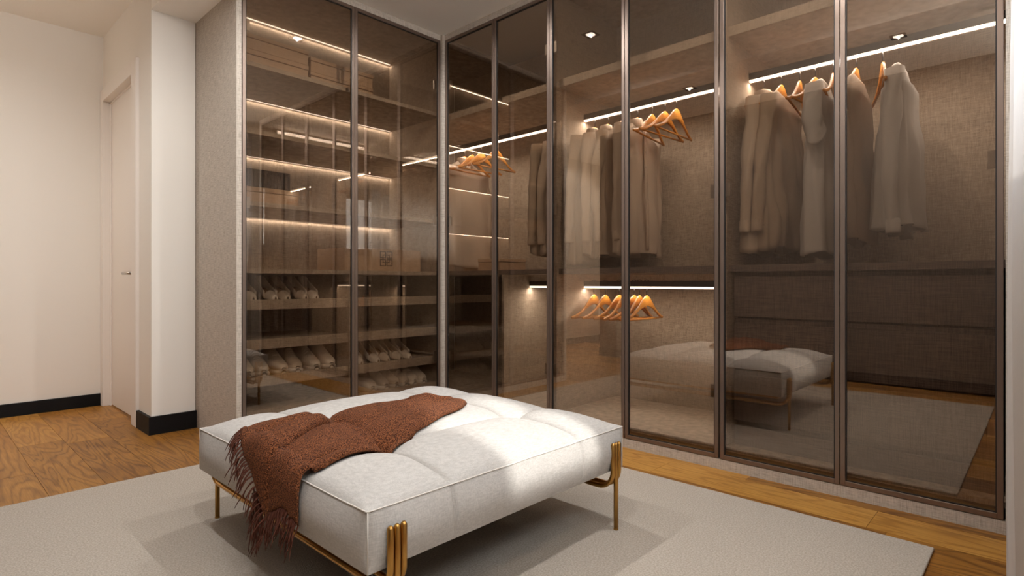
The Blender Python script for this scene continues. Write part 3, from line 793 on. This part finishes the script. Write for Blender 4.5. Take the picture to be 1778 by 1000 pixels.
# ------------------------------------------------------------------ shoes (origin at the toe, heel towards +Y)
def loft(secs, n=18):
    """secs: (y, halfwidth, zbottom, ztop, xshift)"""
    P = []
    for y, hw, zb, zt, xs in secs:
        row = []
        for k in range(n):
            a = 2*PI*k/n; ca, sa = math.cos(a), math.sin(a)
            zc = zb+(zt-zb)*.38
            z = zc + ((zt-zc)*abs(sa)**.9 if sa > 0 else -(zc-zb)*abs(sa)**.45)
            row.append((xs+hw*math.copysign(abs(ca)**.8, ca), y, z))
        P.append(row)
    mb = MB().grid(P, True); mb.f.append(tuple(range(n))); e = (len(P)-1)*n; mb.f.append(tuple(e+k for k in reversed(range(n)))); return mb
def sneaker(mat, label, group):
    t = thing('sneaker', label, 'shoe', (0, 0, 0), group, world=False)
    up = loft([(0, .012, .018, .030, 0), (.008, .028, .016, .042, 0), (.03, .041, .016, .052, 0), (.07, .047, .016, .058, .002), (.11, .045, .016, .074, .003), (.15, .040, .016, .096, .002), (.18, .037, .016, .112, 0), (.21, .036, .016, .118, 0), (.25, .036, .016, .122, 0), (.272, .032, .016, .124, 0), (.284, .022, .018, .112, 0)])
    u = obj('upper', up, mat, t, smooth=True, subsurf=1)
    so = loft([(-.003, .014, 0, .020, 0), (.006, .032, 0, .024, 0), (.03, .045, 0, .025, 0), (.08, .051, 0, .025, .002), (.14, .045, 0, .026, .002), (.20, .041, 0, .028, 0), (.26, .041, 0, .030, 0), (.284, .034, 0, .030, 0), (.293, .020, 0, .028, 0)])
    obj('sole', so, 'sole', t, smooth=True)
    rim = MB().tube([(math.cos(2*PI*k/20)*.026, .235+math.sin(2*PI*k/20)*.040, .121-.010*math.cos(2*PI*k/20)**2+.002*math.sin(2*PI*k/20)) for k in range(21)], .006, 6)
    obj('ankle_collar', rim, mat, t, smooth=True)
    obj('opening', MB().lathe([(.0001, 0), (.6, 0), (1, .0)], 20).__class__().grid([[(math.cos(2*PI*k/20)*.024*r, .235+math.sin(2*PI*k/20)*.037*r, .1235-.008*(1-r)) for k in range(20)] for r in (.02, .6, 1)], True), 'ink', t)
    lc = MB()
    for k in range(6):
        y = .085+k*.018; z = .064+.0075*k+.002*k*.3
        lc.tube([(-.024, y, z-.006), (-.010, y+.003, z+.004), (.010, y+.003, z+.004), (.024, y, z-.006)], .0022, 5)
    lc.tube([(0, .19, .112), (.014, .182, .116), (.02, .172, .108), (.01, .178, .108), (0, .186, .110)], .0018, 5)
    lc.tube([(0, .19, .112), (-.014, .182, .116), (-.02, .172, .108), (-.01, .178, .108), (0, .186, .110)], .0018, 5)
    obj('laces', lc, 'lace', t, smooth=True)
    t.scale = (.96, .86, 1.28)
    return t
def pump(mat, label, group):
    t = thing('pump_shoe', label, 'shoe', (0, 0, 0), group, world=False)
    HH = .055
    def bz(y): return .003 + HH*(1/(1+math.exp(-(y-.12)*38)))
    prof = [(0, .006, .016), (.012, .018, .024), (.035, .030, .030), (.07, .037, .036), (.10, .036, .036), (.14, .030, .034), (.18, .027, .040), (.21, .028, .052), (.232, .026, .060), (.243, .016, .062)]
    vamp = MB().grid([[(hw*math.cos(PI*k/16), y, bz(y)+h*max(math.sin(PI*k/16), 0)**.8) for k in range(17)] for y, hw, h in prof[:4]] + [[(.037*math.cos(PI*k/16), .078, bz(.078)+.036*max(math.sin(PI*k/16), 0)**.8) for k in range(17)]])
    obj('vamp', vamp, mat, t, smooth=True, solid=.0022)
    sides = MB()
    for sg in (-1, 1):
        sides.grid([[(sg*hw*(1.0-.0*q), y, bz(y)+h*q) for q in (0, .3, .65, 1)] for y, hw, h in prof[3:]])
    sides.grid([[(.016*c, .243+.004*(1-abs(c)), bz(.243)+.062*q) for q in (0, .3, .65, 1)] for c in (-1, -.5, 0, .5, 1)])
    obj('quarter', sides, mat, t, smooth=True, solid=.0022)
    ins = MB().grid([[(hw*.96*c, y, bz(y)+.003) for c in (-1, -.5, 0, .5, 1)] for y, hw, h in prof])
    obj('insole', ins, 'insole', t, smooth=True, solid=.004)
    hl = MB().tube([(0, .222, bz(.222)), (0, .226, .035), (0, .228, .006), (0, .228, 0)], [.017, .009, .006, .0065], 10)
    obj('heel', hl, mat, t, smooth=True)
    t.scale = (.96, .86, 1.18)
    return t
F0 = (math.cos(TH), math.sin(TH)); R0 = (math.sin(TH), -math.cos(TH))
def x_at(px, y):                     # used once to read shoe spacing off the photograph
    a = (px-889)/988; return y*(F0[0]+a*R0[0])/(F0[1]+a*R0[1])
mats = ['shoe', 'suede']
def row_of(maker, pxs, z, gname, lab, y0=3.135, lean=0):
    protos = {}
    for k, px in enumerate(pxs):
        x = x_at(px, y0) - .03
        m_ = mats[(k//2) % 2]
        lb = lab % (ORD[k] if k < len(pxs)-1 else 'last')
        rz = random.uniform(-.06, .06)
        if m_ not in protos:
            o = maker(m_, lb, gname); o.location = (x, y0, z); o.rotation_euler = (0, 0, rz); protos[m_] = o
        else: dup(protos[m_], (x, y0, z), (0, 0, rz), lb, gname)
row_of(pump, (450, 488, 509, 540, 558), .746, 'pumps on the top shoe tray', '%s pale pump on the top shoe tray, counted from the linen side panel')
row_of(sneaker, (442, 468, 502, 526, 558, 584), .331, 'lace up sneakers on the third tray', '%s beige lace up sneaker on the third tray, counted from the linen side panel')
row_of(pump, (635, 664, 681, 703, 719), .331, 'pumps on the third tray', '%s pale pump on the third tray of the right hand bay, counted from the divider')
row_of(sneaker, (655, 678, 696, 712, 727, 742), .151, 'sneakers on the lowest tray', '%s sneaker on the lowest tray, counted from the divider')

# ------------------------------------------------------------------ boxes
def storage_box(label, x0, x1, y0, y1, z0, z1, mat='box', group=None):
    t = thing('storage_box', label, 'box', ((x0+x1)/2, (y0+y1)/2, z0), group)
    zl = z1-(z1-z0)*.28
    obj('box_body', box(x0+.003, x1-.003, y0+.003, y1-.003, z0, zl), mat, t, bevel=.003)
    obj('lid', box(x0, x1, y0, y1, zl+.003, z1), mat, t, bevel=.003)
    return t
zt = 2.008+.024
storage_box('lower beige cloth box at the side panel end of the top shelf', 1.20, 1.635, 3.20, 3.55, zt, zt+.105)
storage_box('upper beige cloth box at the side panel end of the top shelf', 1.20, 1.635, 3.20, 3.55, zt+.106, zt+.190)
storage_box('lower beige cloth box near the middle door frame on the top shelf', 1.645, 2.08, 3.20, 3.55, zt, zt+.075)
storage_box('upper beige cloth box near the middle door frame on the top shelf', 1.645, 2.08, 3.20, 3.55, zt+.076, zt+.165)
# dark woven box
storage_box('beige cloth box under the dark woven box on the third lit shelf', 1.20, 1.60, 3.25, 3.55, 1.284, 1.388)
t = thing('woven_box', 'dark brown woven leather box on a beige box on the third lit shelf', 'box', (1.41, 3.38, 1.389))
obj('box_body', box(1.215, 1.555, 3.27, 3.50, 1.389, 1.493), 'boxd', t, bevel=.006)
wv = MB(); nx_, nz_ = 17, 5
for i in range(nx_):
    for j in range(nz_):
        x = 1.222+i*.0195; z = 1.393+j*.0195
        if (i+j) % 2: wv.box(x, x+.016, 3.2655, 3.272, z, z+.0165)
        else: wv.box(x+.003, x+.013, 3.268, 3.272, z-.001, z+.018)
for i in range(11):
    for j in range(nz_):
        y = 3.278+i*.0198; z = 1.393+j*.0195
        if (i+j) % 2: wv.box(1.548, 1.5545, y, y+.016, z, z+.0165)
o = obj('weave', wv, 'boxd', t); o['kind'] = 'stuff'
# box with the interlaced squares emblem
t = thing('emblem_box', 'large beige keepsake box with a four square emblem on the counter', 'box', (2.2, 3.4, .922))
bx_a, bx_b, by_f = 1.90, 2.50, 3.25
obj('box_body', box(bx_a, bx_b, by_f, 3.60, .922, 1.072), 'box', t, bevel=.003)
em = MB(); ex, ez = (lambda: (x_at(670.5, by_f), 1.008))()
q = .0445; th_ = .0062; yf = by_f-.0012
def sq(m, cx, cz, h, w_):
    m.box(cx-h, cx+h, yf, by_f+.001, cz-h, cz-h+w_); m.box(cx-h, cx+h, yf, by_f+.001, cz+h-w_, cz+h)
    m.box(cx-h, cx-h+w_, yf, by_f+.001, cz-h+w_, cz+h-w_); m.box(cx+h-w_, cx+h, yf, by_f+.001, cz-h+w_, cz+h-w_)
for sx_ in (-1, 1):
    for sz_ in (-1, 1): sq(em, ex+sx_*.0262, ez+sz_*.0262, .0232, .0052)
sq(em, ex, ez, .0270, .0048)
obj('emblem', em, 'ink', t)
storage_box('flat beige box behind the shirts on the counter of the corner cabinet', 2.90, 3.18, 2.85, 3.25, .928, 1.02)

# ------------------------------------------------------------------ curtains
def curtain(label, x0, x1, yc, amp, waves, zt_, cap=None, seed=0, mat='curtain'):
    nx, nz = int((x1-x0)*260), 40; P = []
    for j in range(nz+1):
        s = j/nz; z = .012 + (zt_-.012)*(1-s); row = []
        for i in range(nx+1):
            x = x0+(x1-x0)*i/nx; u = (x-x0)
            a = amp*(.55+.45*s)
            wv_ = math.sin(u*waves*2*PI + .8*math.sin(u*7+seed) + .35*math.sin(s*3+u*3)) + .22*math.sin(u*waves*5.3*PI+seed)
            if cap is None: y = yc + a*wv_
            else: y = x*(.0290+.0095*min(1, s*1.5)) + a*.6*(wv_-1.15)
            row.append((x, y, z))
        P.append(row)
    return tag(obj('curtain', MB().grid(P), mat, smooth=True), label, 'curtain')
curtain('sheer off white curtain hanging beside the end panel of the drawer cabinet', 1.515, 2.47, 
        .025, .085, 6, 2.40, cap=True, seed=1)
curtain('sheer curtain on the far side of the window, behind the viewpoint', -.42, 1.095, -.085, .03, 8, 2.40, seed=4, mat='sheer')
rd = MB().tube([(-.44, -.06, 2.42), (2.50, -.06, 2.42)], .012, 12)
tag(obj('curtain_rod', rd, 'steel', smooth=True), 'thin metal rod above the window carrying the curtains', 'curtain rod')

# linear fill lamp added over the curtains, unseen, to brighten bench sides and ceiling
t = thing('fill_lamp', 'added linear fill lamp over the curtains on the window wall, out of view', 'lamp', (.95, YW, 2.50))
obj('housing', box(-.38, 2.28, YW, YW+.05, 2.488, 2.53), 'doorp', t, bevel=.002)
obj('diffuser', box(-.375, 2.275, YW+.05, YW+.056, 2.492, 2.526), 'lens', t)
ld = bpy.data.lights.new('fill_light', 'AREA'); ld.shape = 'RECTANGLE'; ld.size = 2.64; ld.size_y = .03; ld.energy = FILL; ld.color = (1.0, .99, .98)
lo = bpy.data.objects.new('fill_light', ld); C.objects.link(lo); lo.parent = t; lo.location = (0, .062, .009); lo.rotation_euler = (math.radians(100), 0, 0)
